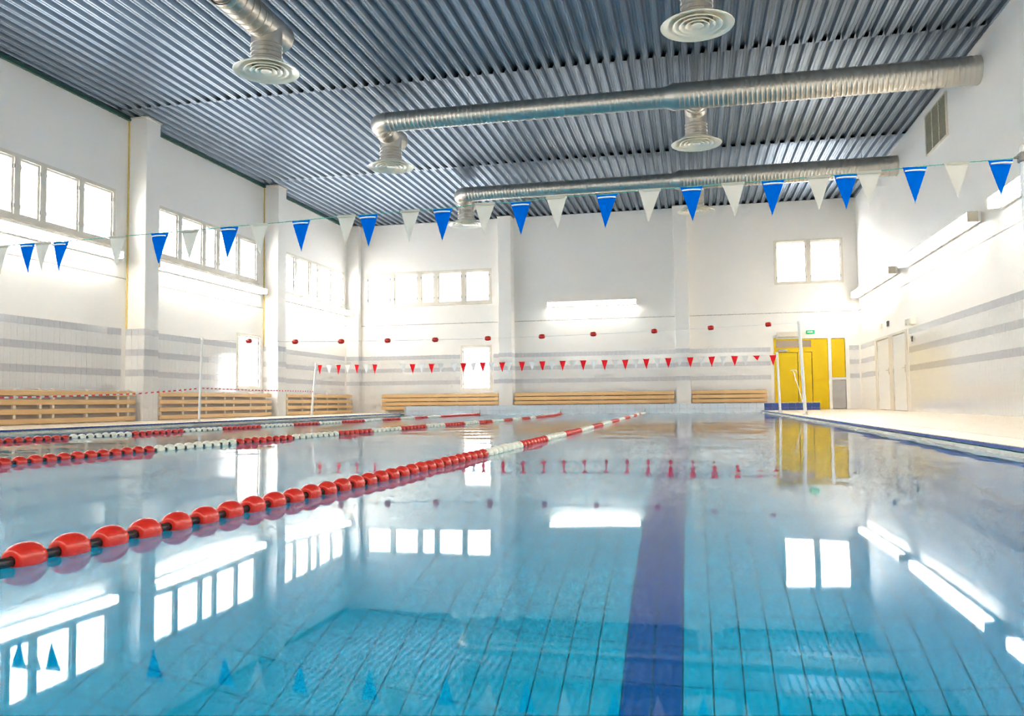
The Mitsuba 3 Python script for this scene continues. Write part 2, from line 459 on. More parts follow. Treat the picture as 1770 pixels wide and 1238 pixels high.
# water: a calm surface nearby, long low ripples beyond
xs = np.arange(PL, PR + 1e-6, (PR - PL) / 200)
ys = np.concatenate([np.arange(PN, 3.0, 0.05), np.arange(3.0, 10.0, 0.045), np.arange(10.0, PF, 0.075), [PF]])
WX, WY = np.meshgrid(xs, ys, indexing='ij')
H = np.zeros_like(WX)


def ramp(a, b, x):
    t = np.clip((x - a) / (b - a), 0, 1); return t * t * (3 - 2 * t)


wr_ = np.random.default_rng(11)
amp_far = ramp(3.3, 5.0, WY + 0.12 * np.sin(WX * 1.7)) * (0.55 + 0.45 * ramp(5, 12, WY))
amp_far *= 1 - 0.5 * ramp(21.0, 24.5, WY)
for k in range(34):
    L = 0.35 * (4.5 ** wr_.random())
    th = np.pi / 2 + wr_.normal(0, 0.5)
    slope = 0.0014 * (L / 0.6) ** 0.15
    kx, ky, ph = 2 * np.pi / L * np.cos(th), 2 * np.pi / L * np.sin(th), wr_.random() * 6.28
    H += amp_far * slope * L / (2 * np.pi) * np.sin(kx * WX + ky * WY + ph)
for k in range(8):
    L = 0.8 + 1.2 * wr_.random(); th = wr_.random() * np.pi
    kx, ky, ph = 2 * np.pi / L * np.cos(th), 2 * np.pi / L * np.sin(th), wr_.random() * 6.28
    H += 0.0011 * L / (2 * np.pi) * np.sin(kx * WX + ky * WY + ph) * (0.35 + 0.65 * ramp(0.8, 2.0, WY))
wv = np.stack([WX, WY, H], -1).reshape(-1, 3)
water = structure('water', (wv, grid_faces(len(xs), len(ys), False)[:, ::-1]), 'm_water', 'clear still pool water reflecting the hall', smooth=True)

# added underwater fill lamps, set out of view to brighten the pool bottom
ADDED_POOL_LAMP = (73.0, 77.0, 75.0)


def added_pool_lamp(x, y, z, axis, s, label, r=0.14):
    k = thing('added_pool_lamp', label, 'lamp', 'added underwater fill lamps of the pool')
    def turn(m):
        v = np.asarray(m[0])
        w = np.stack([v[:, 0], s * v[:, 2], v[:, 1]], 1) if axis == 'y' else np.stack([s * v[:, 2], v[:, 0], v[:, 1]], 1)
        return w + [x, y, z], m[1]
    put('ring', turn(lathe([(r, 0.0), (r + 0.04, 0.0), (r + 0.035, 0.02), (r + 0.005, 0.028), (r, 0.02)], 24)), 'm_galv', k, smooth=30)
    v, f = turn(lathe([(0.0, 0.026), (r * 0.6, 0.022), (r, 0.010)], 24))
    n = np.cross(v[f[30, 1]] - v[f[30, 0]], v[f[30, 2]] - v[f[30, 0]])
    if n['xyz'.index(axis)] * s < 0: f = f[:, ::-1]
    d = mikit.ply((v, f)); d['emitter'] = {'type': 'area', 'radiance': {'type': 'rgb', 'value': list(ADDED_POOL_LAMP)}, 'sampling_weight': 2.0}; d['bsdf'] = {'type': 'ref', 'id': 'm_white'}
    scene[key_of(k + '__lens')] = d


for i, x in enumerate((-6.0, -2.9, 0.2)):
    added_pool_lamp(x, PN, -0.75, 'y', 1, f'added underwater fill lamp in the near end wall of the pool, {("first", "second", "third")[i]} from the left')
for y, w in ((1.4, 'nearer'), (4.0, 'farther')):
    added_pool_lamp(PR, y, -0.75, 'x', -1, f'added underwater fill lamp in the right wall of the pool, the {w} one')
for y, w in ((3.4, 'first'), (7.6, 'second')):
    added_pool_lamp(PL, y, -0.75, 'x', 1, f'added underwater fill lamp in the left wall of the pool, {w} from the near end')

# raised starting platform across the far end
pf = structure('platform', bx(PL + 0.1, 3.50, PF + 0.008, PF + 0.75, -0.1, 0.272), 'm_grout', 'low raised tiled platform across the far end of the pool')
lo, hi, ln, hn = [], [], [], []
for r in range(2):
    z0, z1 = 0.272 - (r + 1) * 0.139, 0.272 - r * 0.139 - 0.005
    for k in range(62):
        a = 3.50 - (k + 1) * 0.219
        if a < PL + 0.1: break
        (ln if a > 1.9 else lo).append([a, PF - 0.002, z0]); (hn if a > 1.9 else hi).append([a + 0.213, PF + 0.01, z1])
put('light_tile_field', boxes(lo, hi), 'm_tile_rim', pf, kind='stuff')
for a, b in zip(ln, hn):
    put('navy_tile', boxes([a], [b]), 'm_tile_navy', pf)
put('top_tile_field', boxes([[PL + 0.1 + 0.22 * k, PF, 0.272] for k in range(57)], [[PL + 0.1 + 0.22 * k + 0.215, PF + 0.74, 0.279] for k in range(57)]), 'm_tile_rim', pf, kind='stuff')

# ---------------------------------------------------------------- windows and doors


def casement(parent, axis, face, out, a0, a1, z0, z1, hinges='both'):
    """One casement: a sash ring with a pane, and hinges; a along the wall."""
    s = 1 if out > face else -1
    ring = sbox(a0, z0, a1, z1).difference(sbox(a0 + 0.035, z0 + 0.035, a1 - 0.035, z1 - 0.035))
    k = put('sash', wall_slab(ring, axis, face + s * 0.02, face + s * 0.09), 'm_frame', parent)
    pane = sbox(a0 + 0.03, z0 + 0.03, a1 - 0.03, z1 - 0.03)
    p = face + s * 0.055
    v = np.array([(a0 + 0.03, z0 + 0.03), (a1 - 0.03, z0 + 0.03), (a1 - 0.03, z1 - 0.03), (a0 + 0.03, z1 - 0.03)])
    vv = np.stack([np.full(4, p), v[:, 0], v[:, 1]], 1) if axis == 'x' else np.stack([v[:, 0], np.full(4, p), v[:, 1]], 1)
    put('pane', (vv, np.array([[0, 1, 2], [0, 2, 3]])), 'm_glass', k)
    for e in ((a0 - 0.012, a0 + 0.012), (a1 - 0.012, a1 + 0.012)):
        for zz in (z0 + 0.16, z1 - 0.16):
            h = bx(face - s * 0.012, face + s * 0.03, e[0], e[1], zz - 0.035, zz + 0.035) if axis == 'x' else bx(e[0], e[1], face - s * 0.012, face + s * 0.03, zz - 0.035, zz + 0.035)
            put('hinge', h, 'm_hinge', k)


def window_strip(n, axis, face, out, start, label):
    k = structure(f'window_{n}', None, None, label)
    s = 1 if out > face else -1
    fr = sbox(start - 0.07, SILL - 0.04, start + 4.39, HEAD + 0.04)
    for o, w in WIDTHS:
        fr = fr.difference(sbox(start + o, SILL + 0.03, start + o + w, HEAD - 0.03))
    put('frame', wall_slab(fr, axis, face - s * 0.012, face + s * 0.12), 'm_frame', k)
    sl = (bx(face - s * 0.05, face + s * 0.05, start - 0.09, start + 4.41, SILL - 0.075, SILL - 0.04) if axis == 'x' else bx(start - 0.09, start + 4.41, face - s * 0.05, face + s * 0.05, SILL - 0.075, SILL - 0.04))
    put('sill', sl, 'm_frame', k)
    for o, w in WIDTHS:
        casement(k, axis, face, out, start + o, start + o + w, SILL + 0.03, HEAD - 0.03)


for n, s, lab in zip((1, 2, 3, 8, 9), left_strips, ('strip of five casements high in the left wall, nearest bay', 'strip of five casements high in the left wall, between the two free pilasters', 'strip of five casements high in the left wall, farthest bay', 'strip of five casements high in the left wall, beside the blue pennants', 'strip of five casements high in the left wall, beside the camera')):
    window_strip(n, 'x', XL, XL - 0.28, s, lab)
window_strip(4, 'y', YF, YF + 0.28, far_strip, 'strip of five casements high in the end wall, left bay')


def single_window(n, axis, face, out, a0, a1, z0, z1, parts, label, rim=0.06):
    k = structure(f'window_{n}', None, None, label)
    s = 1 if out > face else -1
    fr = sbox(a0, z0, a1, z1)
    w = (a1 - a0 - 2 * rim - (parts - 1) * 0.11) / parts
    for i in range(parts):
        b = a0 + rim + i * (w + 0.11)
        fr = fr.difference(sbox(b, z0 + rim, b + w, z1 - rim))
    put('frame', wall_slab(fr, axis, face - s * 0.025, face + s * 0.12), 'm_frame', k)
    for i in range(parts):
        b = a0 + rim + i * (w + 0.11)
        casement(k, axis, face, out, b, b + w, z0 + rim, z1 - rim)


single_window(5, 'y', YF, YF + 0.28, *far_right, 2, 'two-pane window high in the end wall above the yellow door')
single_window(6, 'y', YF, YF + 0.28, *low_far, 1, 'small low window in the end wall left of the first pilaster', 0.05)
single_window(7, 'x', XL, XL - 0.28, *low_left, 1, 'small low window in the left wall beside the second pilaster', 0.05)

# two white doors in the right wall
for n, ((a, b), lab) in enumerate(zip(doors_right, ('white flush door in the right wall, the farther of two', 'white flush door in the right wall, the nearer of two')), 1):
    k = structure(f'door_{n}', None, None, lab)
    fr = sbox(a, DECK - 0.02, b, 1.99).difference(sbox(a + 0.14, DECK - 0.03, b - 0.2, 1.93))
    put('frame', wall_slab(fr, 'x', XR - 0.03, XR + 0.12), 'm_frame', k)
    lf = put('leaf', bx(XR + 0.005, XR + 0.05, a + 0.15, b - 0.21, DECK + 0.012, 1.92, 0.004), 'm_white', k)
    h = join(bx(XR - 0.015, XR + 0.006, a + 0.25, a + 0.29, 0.98, 1.16), sweep([(XR - 0.01, a + 0.27, 1.09), (XR - 0.05, a + 0.27, 1.09), (XR - 0.05, a + 0.39, 1.09)], 0.01, 8))
    put('handle', h, 'm_galv', lf)
    put('hinge', join(*[bx(XR - 0.012, XR + 0.01, b - 0.225, b - 0.195, z, z + 0.1) for z in (0.3, 1.0, 1.65)]), 'm_galv', k)
    put('backing', bx(XR + 0.12, XR + 0.2, a, b, -0.1, 2.0), 'm_paint', k)

# yellow door unit in the end wall
k = structure('door_3', None, None, 'tall yellow door unit with a side panel in the end wall')
a, b, _, zt = yellow
post0, post1 = 3.98, 4.07
fr = sbox(a, DECK - 0.02, b, zt).difference(sbox(a + 0.05, DECK - 0.03, post0, zt - 0.04)).difference(sbox(post1, DECK - 0.0, b - 0.05, zt - 0.05))
put('frame', wall_slab(fr, 'y', YF - 0.02, YF + 0.12), 'm_white', k)
put('yellow_jamb', bx(a + 0.002, a + 0.07, YF - 0.028, YF - 0.018, DECK, zt - 0.002), 'm_yellow', k)
split = 3.10
tr = (a + 0.08, split + 0.40, 1.955, zt - 0.09)     # transom light above
leaf = sbox(a + 0.06, DECK + 0.01, split - 0.011, 1.80)
lf = put('leaf', wall_slab(leaf, 'y', YF + 0.0, YF + 0.05), 'm_yellow', k)
put('leaf', wall_slab(sbox(split + 0.011, DECK + 0.01, split + 0.40, 1.80), 'y', YF + 0.004, YF + 0.05), 'm_yellow', k)
head = sbox(a + 0.06, 1.812, post0 - 0.004, zt - 0.045).union(sbox(split + 0.42, DECK + 0.01, post0 - 0.004, 1.9)).difference(sbox(*[tr[0], tr[2], tr[1], tr[3]]))
put('fixed_panel', wall_slab(head, 'y', YF + 0.008, YF + 0.06), 'm_yellow', k)
put('transom_pane', bx(tr[0], tr[1], YF + 0.03, YF + 0.045, tr[2], tr[3]), 'm_transom', k, label='brownish glazed light above the yellow door')
put('door_rail', bx(a + 0.06, post0, YF - 0.006, YF + 0.01, 0.965, 0.985), 'm_yellow', k)
put('side_panel', bx(post1 + 0.01, b - 0.06, YF + 0.02, YF + 0.05, 1.03, zt - 0.06), 'm_yellow', k)
put('rail', bx(post1, b - 0.05, YF - 0.01, YF + 0.06, 0.95, 1.02), 'm_white', k)
put('lower_panel', bx(post1 + 0.01, b - 0.06, YF + 0.02, YF + 0.05, DECK + 0.02, 0.945), 'm_grey', k, label='grey lower side panel')
put('handle', join(sweep([(split - 0.1, YF, 1.16), (split - 0.1, YF - 0.07, 1.14), (split - 0.1, YF - 0.07, 0.92), (split - 0.1, YF, 0.90)], 0.014, 8)), 'm_frame', lf)
put('door_closer', join(bx(a + 0.14, a + 0.40, YF - 0.06, YF, 1.84, 1.90), sweep([(a + 0.18, YF - 0.05, 1.86), (a + 0.1, YF - 0.2, 1.84), (a + 0.3, YF - 0.02, 1.83)], 0.012, 6)), 'm_grey', k)
put('backing', bx(a, b, YF + 0.12, YF + 0.2, -0.1, zt), 'm_paint', k)

# ---------------------------------------------------------------- ventilation ducts and diffusers


def spiral(x0, x1, y, z, r, pitch=0.085, sides=28, step=0.0142):
    """A spiral-seamed duct along x."""
    s = np.arange(x0, x1 + step, step); s[-1] = x1
    an = np.arange(sides + 1) * 2 * np.pi / sides
    S, A = np.meshgrid(s, an, indexing='ij')
    f = ((S - pitch * A / (2 * np.pi)) / pitch) % 1.0
    R = r + 0.008 * np.exp(-((f - 0.5) / 0.11) ** 2)
    v = np.stack([S, y + R * np.cos(A), z + R * np.sin(A)], -1).reshape(-1, 3)
    return v, grid_faces(len(s), sides + 1, False)


def ring_x(x, y, z, r, w=0.03, t=0.008, sides=28):
    v, f = lathe([(r, -w / 2), (r + t, -w / 2), (r + t, w / 2), (r, w / 2)], sides)
    return np.stack([v[:, 2] + x, v[:, 0] + y, v[:, 1] + z], 1), f


def ring_y(x, y, z, r, w=0.03, t=0.008, sides=28):
    v, f = lathe([(r, -w / 2), (r + t, -w / 2), (r + t, w / 2), (r, w / 2)], sides)
    return np.stack([v[:, 0] + x, v[:, 2] + y, -v[:, 1] + z], 1), f


DZ, RS, RB = 5.98, 0.19, 0.245


def tee(parent, x, y0, yt, yc, z, r, zdown, rt=0.23):
    """A run along +y with a cap, and a spout down to the diffuser."""
    put('branch_pipe', sweep([(x, y0, z), (x, yt - 0.20, z)], r, 24, False), 'm_galv', parent, smooth=40)
    put('tee', join(sweep([(x, yt - 0.34, z), (x, yt - 0.28, z), (x, yc, z), (x, yc + 0.015, z), (x, yc + 0.02, z)], [r + 0.004, rt, rt, rt - 0.012, 0.02], 28, False),
                    sweep([(x, yt, z - 0.02), (x, yt, z - rt * 0.6), (x, yt, z - rt - 0.06)], [rt * 1.0, rt * 0.98, rt * 0.95], 28, False)), 'm_galv', parent, smooth=40)
    put('collar', join(sweep([(x, yt, z - rt - 0.04), (x, yt, zdown)], rt * 0.96, 28, False),
                       *[moved(lathe([(rt * 0.96, -0.012), (rt * 1.01, -0.006), (rt * 1.01, 0.006), (rt * 0.96, 0.012)], 28), x, yt, zz) for zz in np.linspace(z - rt - 0.06, zdown + 0.03, 5)]), 'm_galv', parent, smooth=40)
    put('seam_ring', join(*[ring_y(x, yy, z, r, 0.02, 0.012) for yy in np.arange(y0 + 0.1, yt - 0.16, 0.17)]), 'm_galv', parent, smooth=40)


def diffuser(x, y, z, label, r=0.475):
    k = thing('ceiling_diffuser', label, 'air vent', 'round diffusers under the ducts')
    put('rim', moved(lathe([(0.20, 0.105), (0.29, 0.10), (0.345, 0.065), (0.385, 0.030), (r - 0.02, 0.004), (r, 0.0), (r + 0.006, 0.008), (r - 0.012, 0.016), (0.395, 0.042), (0.355, 0.078), (0.30, 0.115), (0.20, 0.118)], 48), x, y, z), 'm_cream', k, smooth=35)
    for ra, rb, za in ((0.240, 0.325, 0.004), (0.160, 0.238, 0.002), (0.090, 0.158, 0.000)):
        put('cone', moved(lathe([(ra, za + 0.055), (rb - 0.01, za + 0.002), (rb, za), (rb + 0.003, za + 0.008), (ra + 0.005, za + 0.066), (ra, za + 0.055)], 40), x, y, z), 'm_cream', k, smooth=35)
    put('centre_cone', moved(lathe([(0.0, 0.004), (0.045, 0.004), (0.080, 0.0), (0.084, 0.008), (0.05, 0.045), (0.0, 0.06)], 32), x, y, z), 'm_cream', k, smooth=35)
    put('neck', moved(lathe([(0.0, 0.15), (0.195, 0.15), (0.195, 0.11), (0.21, 0.08)], 32), x, y, z), 'm_galv', k, smooth=35)


duct_spec = [(9.55, 10.95, 'spiral duct nearest the camera, running out of the top of the view'), (15.31, 16.10, 'round spiral duct across the middle of the ceiling'), (21.23, 21.92, 'round spiral duct across the far end of the ceiling')]
spot = ('under the nearest duct', 'under the middle duct', 'under the farthest duct')
for (dy, ty, lab), where in zip(duct_spec, spot):
    k = thing('ventilation_duct', 'galvanised ' + lab, 'duct', 'ventilation ducts across the ceiling')
    put('small_pipe', spiral(-5.86, -0.42, dy, DZ, RS), 'm_galv', k, smooth=60)
    put('reducer', sweep([(-0.44, dy, DZ), (-0.40, dy, DZ), (-0.27, dy, DZ), (-0.22, dy, DZ)], [RS + 0.008, RS + 0.008, RB + 0.006, RB + 0.006], 28, False), 'm_galv', k, smooth=30)
    put('large_pipe', spiral(-0.23, XR + 0.02, dy, DZ, RB), 'm_galv', k, smooth=60)
    arc = [(-5.86, dy, DZ)] + [(-5.86 - 0.24 * math.sin(t), dy + 0.24 - 0.24 * math.cos(t), DZ) for t in np.linspace(0.0, math.pi / 2, 9)[1:]]
    put('elbow', sweep(arc, RS + 0.006, 24, False), 'm_galv', k, smooth=40)
    put('seam_ring', join(ring_x(-5.86, dy, DZ, RS, 0.03, 0.014), ring_x(0.75, dy, DZ, RB, 0.03, 0.010), ring_x(-3.0, dy, DZ, RS, 0.03, 0.01), ring_x(2.55, dy, DZ, RB, 0.03, 0.01), ring_x(4.35, dy, DZ, RB, 0.03, 0.012), ring_y(-6.10, dy + 0.25, DZ, RS, 0.03, 0.014)), 'm_galv', k, smooth=40)
    tee(k, -6.10, dy + 0.22, ty, ty + 0.42, DZ, 0.225 if dy < 12 else RS + 0.01, 5.40)
    tee(k, 0.14, dy + 0.1, ty, ty + 0.30, DZ - 0.02, 0.20, 5.40, 0.212)
    put('hanger_rod', join(*[sweep([(x, dy, DZ + 0.18), (x, dy, HC + 0.02)], 0.006, 6) for x in (-4.2, -1.6, 1.4, 4.1)], sweep([(-6.1, ty - 0.45, DZ + 0.17), (-6.1, ty - 0.45, HC + 0.02)], 0.006, 6)), 'm_hinge', k)
    diffuser(-6.10, ty, 5.30, 'round cream ceiling diffuser ' + where + ', at its elbow end')
    diffuser(0.14, ty, 5.30, 'round cream ceiling diffuser ' + where + ', below its wide half')

# ---------------------------------------------------------------- wall lamps


def wall_lamp(axis, face, s, a0, a1, z, label, group, h=0.18, d=0.16):
    """A long fluorescent wall lamp; s: direction into the room."""
    k = thing('wall_lamp', label, 'lamp', group)
    n0, n1 = face + s * 0.05, face + s * (0.05 + 0.05)
    o = lambda p0, p1, b0, b1, z0, z1, bev=0.0: bx(p0, p1, b0, b1, z0, z1, bev) if axis == 'x' else bx(b0, b1, p0, p1, z0, z1, bev)
    put('housing', o(n0, n1, a0, a1, z - h / 2, z + h / 2, 0.006), 'm_white', k)
    front = face + s * (0.10 + d)
    put('top_cover', o(n1 - s * 0.01, front + s * 0.004, a0 + 0.03, a1 - 0.03, z + h / 2 - 0.012, z + h / 2, 0.003), 'm_white', k)
    # opal cover: a bent sheet, front and underside
    prof = [(n1, z - h / 2 + 0.004), (front - s * 0.03, z - h / 2 + 0.004), (front - s * 0.008, z - h / 2 + 0.014), (front, z - h / 2 + 0.035), (front, z + h / 2 - 0.013)]
    q = np.array([(p0, b0, zz) if axis == 'x' else (b0, p0, zz) for b0 in (a0 + 0.03, a1 - 0.03) for p0, zz in prof])
    n = len(prof); i = np.arange(n - 1)
    f = np.vstack([np.stack([i, i + 1, i + 1 + n], 1), np.stack([i, i + 1 + n, i + n], 1)])
    nrm = np.cross(q[f[0, 1]] - q[f[0, 0]], q[f[0, 2]] - q[f[0, 0]])
    if nrm[2] > 0: f = f[:, ::-1]
    d_ = mikit.ply((q, f)); d_['emitter'] = {'type': 'area', 'radiance': {'type': 'rgb', 'value': list(LAMP)}}; d_['bsdf'] = {'type': 'ref', 'id': 'm_white'}
    kk = key_of(k + '__diffuser'); scene[kk] = d_
    for e in ((a0, a0 + 0.03), (a1 - 0.03, a1)):
        put('end_cap', o(n1 - s * 0.01, face + s * (0.10 + d) + s * 0.004, e[0], e[1], z - h / 2, z + h / 2, 0.006), 'm_beige', k)
    for e in (a0 + 0.3, (a0 + a1) / 2, a1 - 0.3):
        put('bracket', o(face, n0, e - 0.04, e + 0.04, z - 0.06, z + 0.06), 'm_hinge', k)


for (a0, a1), lab in zip(((4.4, 9.2), (-1.6, 3.6), (10.0, 14.4), (15.35, 20.4), (21.3, 26.2)), ('beside the blue pennants', 'beside the near end of the pool', 'running out of the right edge of the view', 'second from the near end', 'nearest the far corner')):
    wall_lamp('x', XR, -1, a0, a1, 3.46, 'long lit lamp on the right wall, ' + lab, 'lamps on the right wall')
for (a0, a1), lab in zip(((4.4, 9.0), (-1.3, 3.3), (10.1, 14.62), (15.75, 20.40), (21.4, 26.05)), ('beside the blue pennants', 'beside the near end of the pool', 'nearest bay', 'bay between the two free pilasters', 'farthest bay')):
    wall_lamp('x', XL, 1, a0, a1, 3.45, 'long lit lamp below the left wall windows, ' + lab, 'lamps on the left wall', 0.15, 0.18)
for a0, a1, lab in ((-9.0, -5.4, 'left'), (-4.6, -1.0, 'middle'), (0.2, 3.8, 'right')):
    wall_lamp('y', YN, 1, a0, a1, 3.45, 'long lit lamp on the wall at the near end, ' + lab + ' one', 'lamps on the near wall', 0.26, 0.16)
wall_lamp('y', YF, -1, -4.63, -1.72, 3.53, 'long lit fluorescent lamp on the end wall between the pilasters', None, 0.15, 0.16)

# ---------------------------------------------------------------- slatted benches


def bench(axis, face, s, a0, a1, posts, boards, label, group):
    k = thing('slatted_bench', label, 'bench', group)
    o = lambda p0, p1, b0, b1, z0, z1, bev=0.0: bx(p0, p1, b0, b1, z0, z1, bev) if axis == 'x' else bx(b0, b1, p0, p1, z0, z1, bev)
    f0 = face + s * 0.35
    for z0, z1 in boards:
        put('board', o(f0 - s * 0.035, f0, a0, a1, z0, z1, 0.006), 'm_wood', k)
    put('top_shelf', o(face + s * 0.10, f0 - s * 0.05, a0 + 0.02, a1 - 0.02, 0.655, 0.685, 0.005), 'm_radiator', k)
    put('back_panel', o(face + s * 0.10, face + s * 0.16, a0 + 0.05, a1 - 0.05, 0.14, 0.62), 'm_radiator', k)
    for q in posts:
        put('upright', o(f0 - s * 0.085, f0 - s * 0.036, q - 0.03, q + 0.03, DECK, 0.705, 0.004), 'm_bracket', k)


LB = [(0.575, 0.665), (0.410, 0.505), (0.245, 0.340), (0.078, 0.172)]
FB = [(0.565, 0.672), (0.432, 0.542), (0.298, 0.408), (0.164, 0.274)]
gL, gF = 'slatted benches along the left wall', 'slatted benches along the end wall'
bench('x', XL, 1, 10.0, 14.92, [10.6, 11.87, 12.44, 12.74, 13.58, 14.45, 14.75], LB, 'wooden slatted bench along the left wall, nearest one left of the first pilaster', gL)
bench('x', XL, 1, 15.72, 20.52, [15.8, 16.6, 17.5, 18.3, 18.7, 19.5, 20.3], LB, 'wooden slatted bench along the left wall, between the two free pilasters', gL)
bench('x', XL, 1, 21.40, 25.95, [21.5, 22.4, 23.3, 24.1, 24.9, 25.8], LB, 'wooden slatted bench along the left wall, beyond the second pilaster', gL)
bench('y', YF, -1, -10.26, -6.23, [-10.17, -9.31, -8.60, -8.34, -7.65, -6.94, -6.31], FB, 'wooden slatted bench along the end wall, left of both pilasters', gF)
bench('y', YF, -1, -5.70, -0.62, [-5.5, -4.69, -3.86, -3.16, -2.86, -2.15, -1.43, -0.76], FB, 'wooden slatted bench along the end wall, between the two pilasters', gF)
bench('y', YF, -1, -0.08, 2.15, [0.1, 0.92, 1.7], FB, 'wooden slatted bench along the end wall, right of both pilasters beside the yellow door', gF)

# ---------------------------------------------------------------- lane ropes
float_prof = [(0.013, -0.040), (0.022, -0.042), (0.030, -0.038), (0.036, -0.026), (0.0395, -0.010), (0.0395, 0.010), (0.036, 0.026), (0.030, 0.038), (0.022, 0.042), (0.013, 0.040)]
fmesh = lathe(float_prof, 20, 'y')
F_RED, F_WHITE = mikit.ply(fmesh, 'm_red', 45), mikit.ply(fmesh, 'm_float_white', 45)
rope_spec = [
    ([-1.384, -0.056, -0.156, 0.133], [5.57, 6.67, 7.77, 8.89, 9.99, 11.3, 12.55, 14.08, 15.47, 16.97, 18.52, 19.8, 20.91, 22.1, 22.67], 0.1365, 'lane rope nearest the camera, with a long red stretch of floats in front'),
    ([-3.931, 0.886, -0.004, -0.810], [5.98, 7.08, 8.08, 9.10, 10.07, 10.94, 11.81, 12.64, 13.45, 14.26, 15.05, 15.78, 16.51, 17.29, 17.95, 18.69], 0.1285, 'lane rope with red and white floats, the middle of the three'),
    ([-6.887, 0.591, 0.078, -0.304], [8.22, 9.26, 10.26, 11.24, 12.2, 13.18, 14.17, 15.09, 16.06, 16.99, 17.94, 18.88, 19.77, 20.76], 0.1285, 'lane rope with red and white floats, farthest left of the three')]
for c, bounds, pitch, lab in rope_spec:
    k = thing('lane_rope', lab, 'lane rope', 'lane ropes floating on the pool')
    fx = lambda y: c[0] + c[1] * ((y - 12) / 12) + c[2] * ((y - 12) / 12) ** 2 + c[3] * ((y - 12) / 12) ** 3
    yy = np.linspace(PN, PF - 0.1, 120)
    path = np.stack([fx(yy), yy, np.full(120, 0.011)], 1)
    path = np.vstack([path, [[fx(PF), PF - 0.02, 0.07]]])
    put('cable', sweep(path, 0.0125, 8), 'm_rope', k, smooth=True)
    put('hook', sweep([(fx(PF), PF - 0.04, 0.05), (fx(PF), PF - 0.06, 0.10), (fx(PF), PF - 0.01, 0.13), (fx(PF), PF + 0.01, 0.10)], 0.012, 8), 'm_galv', k)
    y = 1.659 - 12 * pitch if pitch > 0.13 else 0.2
    while y < PF - 0.15:
        red = int(np.searchsorted(bounds, y)) % 2 == 0
        g = math.degrees(math.atan((fx(y + 0.05) - fx(y - 0.05)) / 0.1))
        to = T().translate([fx(y), y, 0.011 + float(rng.normal(0, 0.0012))]).rotate([0, 0, 1], -g + float(rng.normal(0, 1.5))).rotate([0, 1, 0], float(rng.random() * 360))
        put('red_float' if red else 'white_float', None, None, k, shape=F_RED if red else F_WHITE, to=to)
        y += pitch

# ---------------------------------------------------------------- poles and lines


def pole(bx_, by_, tx_, tz_, r, label):
    k = thing('pole', label, 'pole', None)
    put('shaft', sweep([(bx_, by_, DECK - 0.02), (tx_, by_, tz_)], r, 12), 'm_white', k, smooth=40)
    put('base', moved(lathe([(0.0, 0.0), (r * 2.2, 0.0), (r * 2.2, 0.012), (r * 1.3, 0.02), (r * 1.2, 0.06), (0.0, 0.06)], 16), bx_, by_, DECK), 'm_galv', k, smooth=30)
    put('cap', moved(lathe([(0.0, 0.02), (r * 0.8, 0.018), (r * 1.15, 0.0), (r * 1.15, -0.03), (r, -0.03)], 12), tx_, by_, tz_), 'm_white', k, smooth=30)
    return k


pole(2.13, 17.24, 2.06, 1.91, 0.034, 'tall white pole on the right pool edge in front of the yellow door')
pole(1.97, 20.49, 1.93, 1.48, 0.028, 'short white pole at the left edge of the yellow door')
pole(-9.28, 14.19, -9.23, 1.66, 0.022, 'tall white pole on the left pool edge in front of the middle bench')
pole(-9.80, 20.0, -9.665, 1.42, 0.030, 'short leaning white pole on the left pool edge in front of the farthest bench')
pole(2.02, 5.60, 2.015, 1.90, 0.020, 'white pole at the right edge of the view holding the blue and white pennants')


def line_z(y, pts):
    pts = np.asarray(sorted(pts))
    return lambda x: float(np.interp(x, pts[:, 0], pts[:, 1]))


def pennant_mesh(w, h, bend, seed, y, x, z, tilt=0.0, t=0.0012):
    """A triangular cloth with a hem, a little billowed; hangs from (x, y, z)."""
    n, m = 9, 7
    u, v = np.meshgrid(np.linspace(0, 1, n), np.linspace(-1, 1, m), indexing='ij')
    half = w / 2 * (1 - u)
    px = v * half + tilt * u * h
    pz = -u * h
    r_ = np.random.default_rng(seed)
    py = bend * (np.sin(v * 1.6 + r_.random() * 2) * 0.6 + np.sin(u * 3 + r_.random() * 6) * 0.5)
    a = np.stack([px, py, pz], -1).reshape(-1, 3)
    f = grid_faces(n, m, False)
    return a + [x, y, z], f


def ordinal(n):
    w = ['first', 'second', 'third', 'fourth', 'fifth', 'sixth', 'seventh', 'eighth', 'ninth', 'tenth', 'eleventh', 'twelfth', 'thirteenth', 'fourteenth', 'fifteenth', 'sixteenth', 'seventeenth', 'eighteenth', 'nineteenth', 'twentieth', 'twenty-first', 'twenty-second', 'twenty-third']
    return w[n]


WF = [(-5.474, 1.674), (-5.078, 1.682), (-4.393, 1.696), (-3.758, 1.707), (-3.172, 1.723), (-2.468, 1.746), (-1.976, 1.755), (-1.42, 1.771), (-0.906, 1.783), (-0.267, 1.793), (0.279, 1.8), (0.817, 1.809), (1.123, 1.817), (1.637, 1.836)]
BF = [(-5.22, 1.685), (-4.91, 1.682), (-4.014, 1.703), (-3.423, 1.719), (-2.827, 1.733), (-2.296, 1.745), (-1.732, 1.753), (-1.161, 1.767), (-0.557, 1.781), (0.009, 1.795), (0.532, 1.802), (0.983, 1.812), (1.394, 1.828), (1.89, 1.839)]
near_line = sorted(WF + BF)
pts = [(-9.6, 5.6, 1.75)] + [(x, 5.6, z) for x, z in near_line] + [(2.02, 5.6, 1.845)]
solo('pennant_line', sweep(pts, 0.0028, 6), 'm_line_green', 'thin green line carrying blue and white pennants across the near pool', 'line', smooth=True)
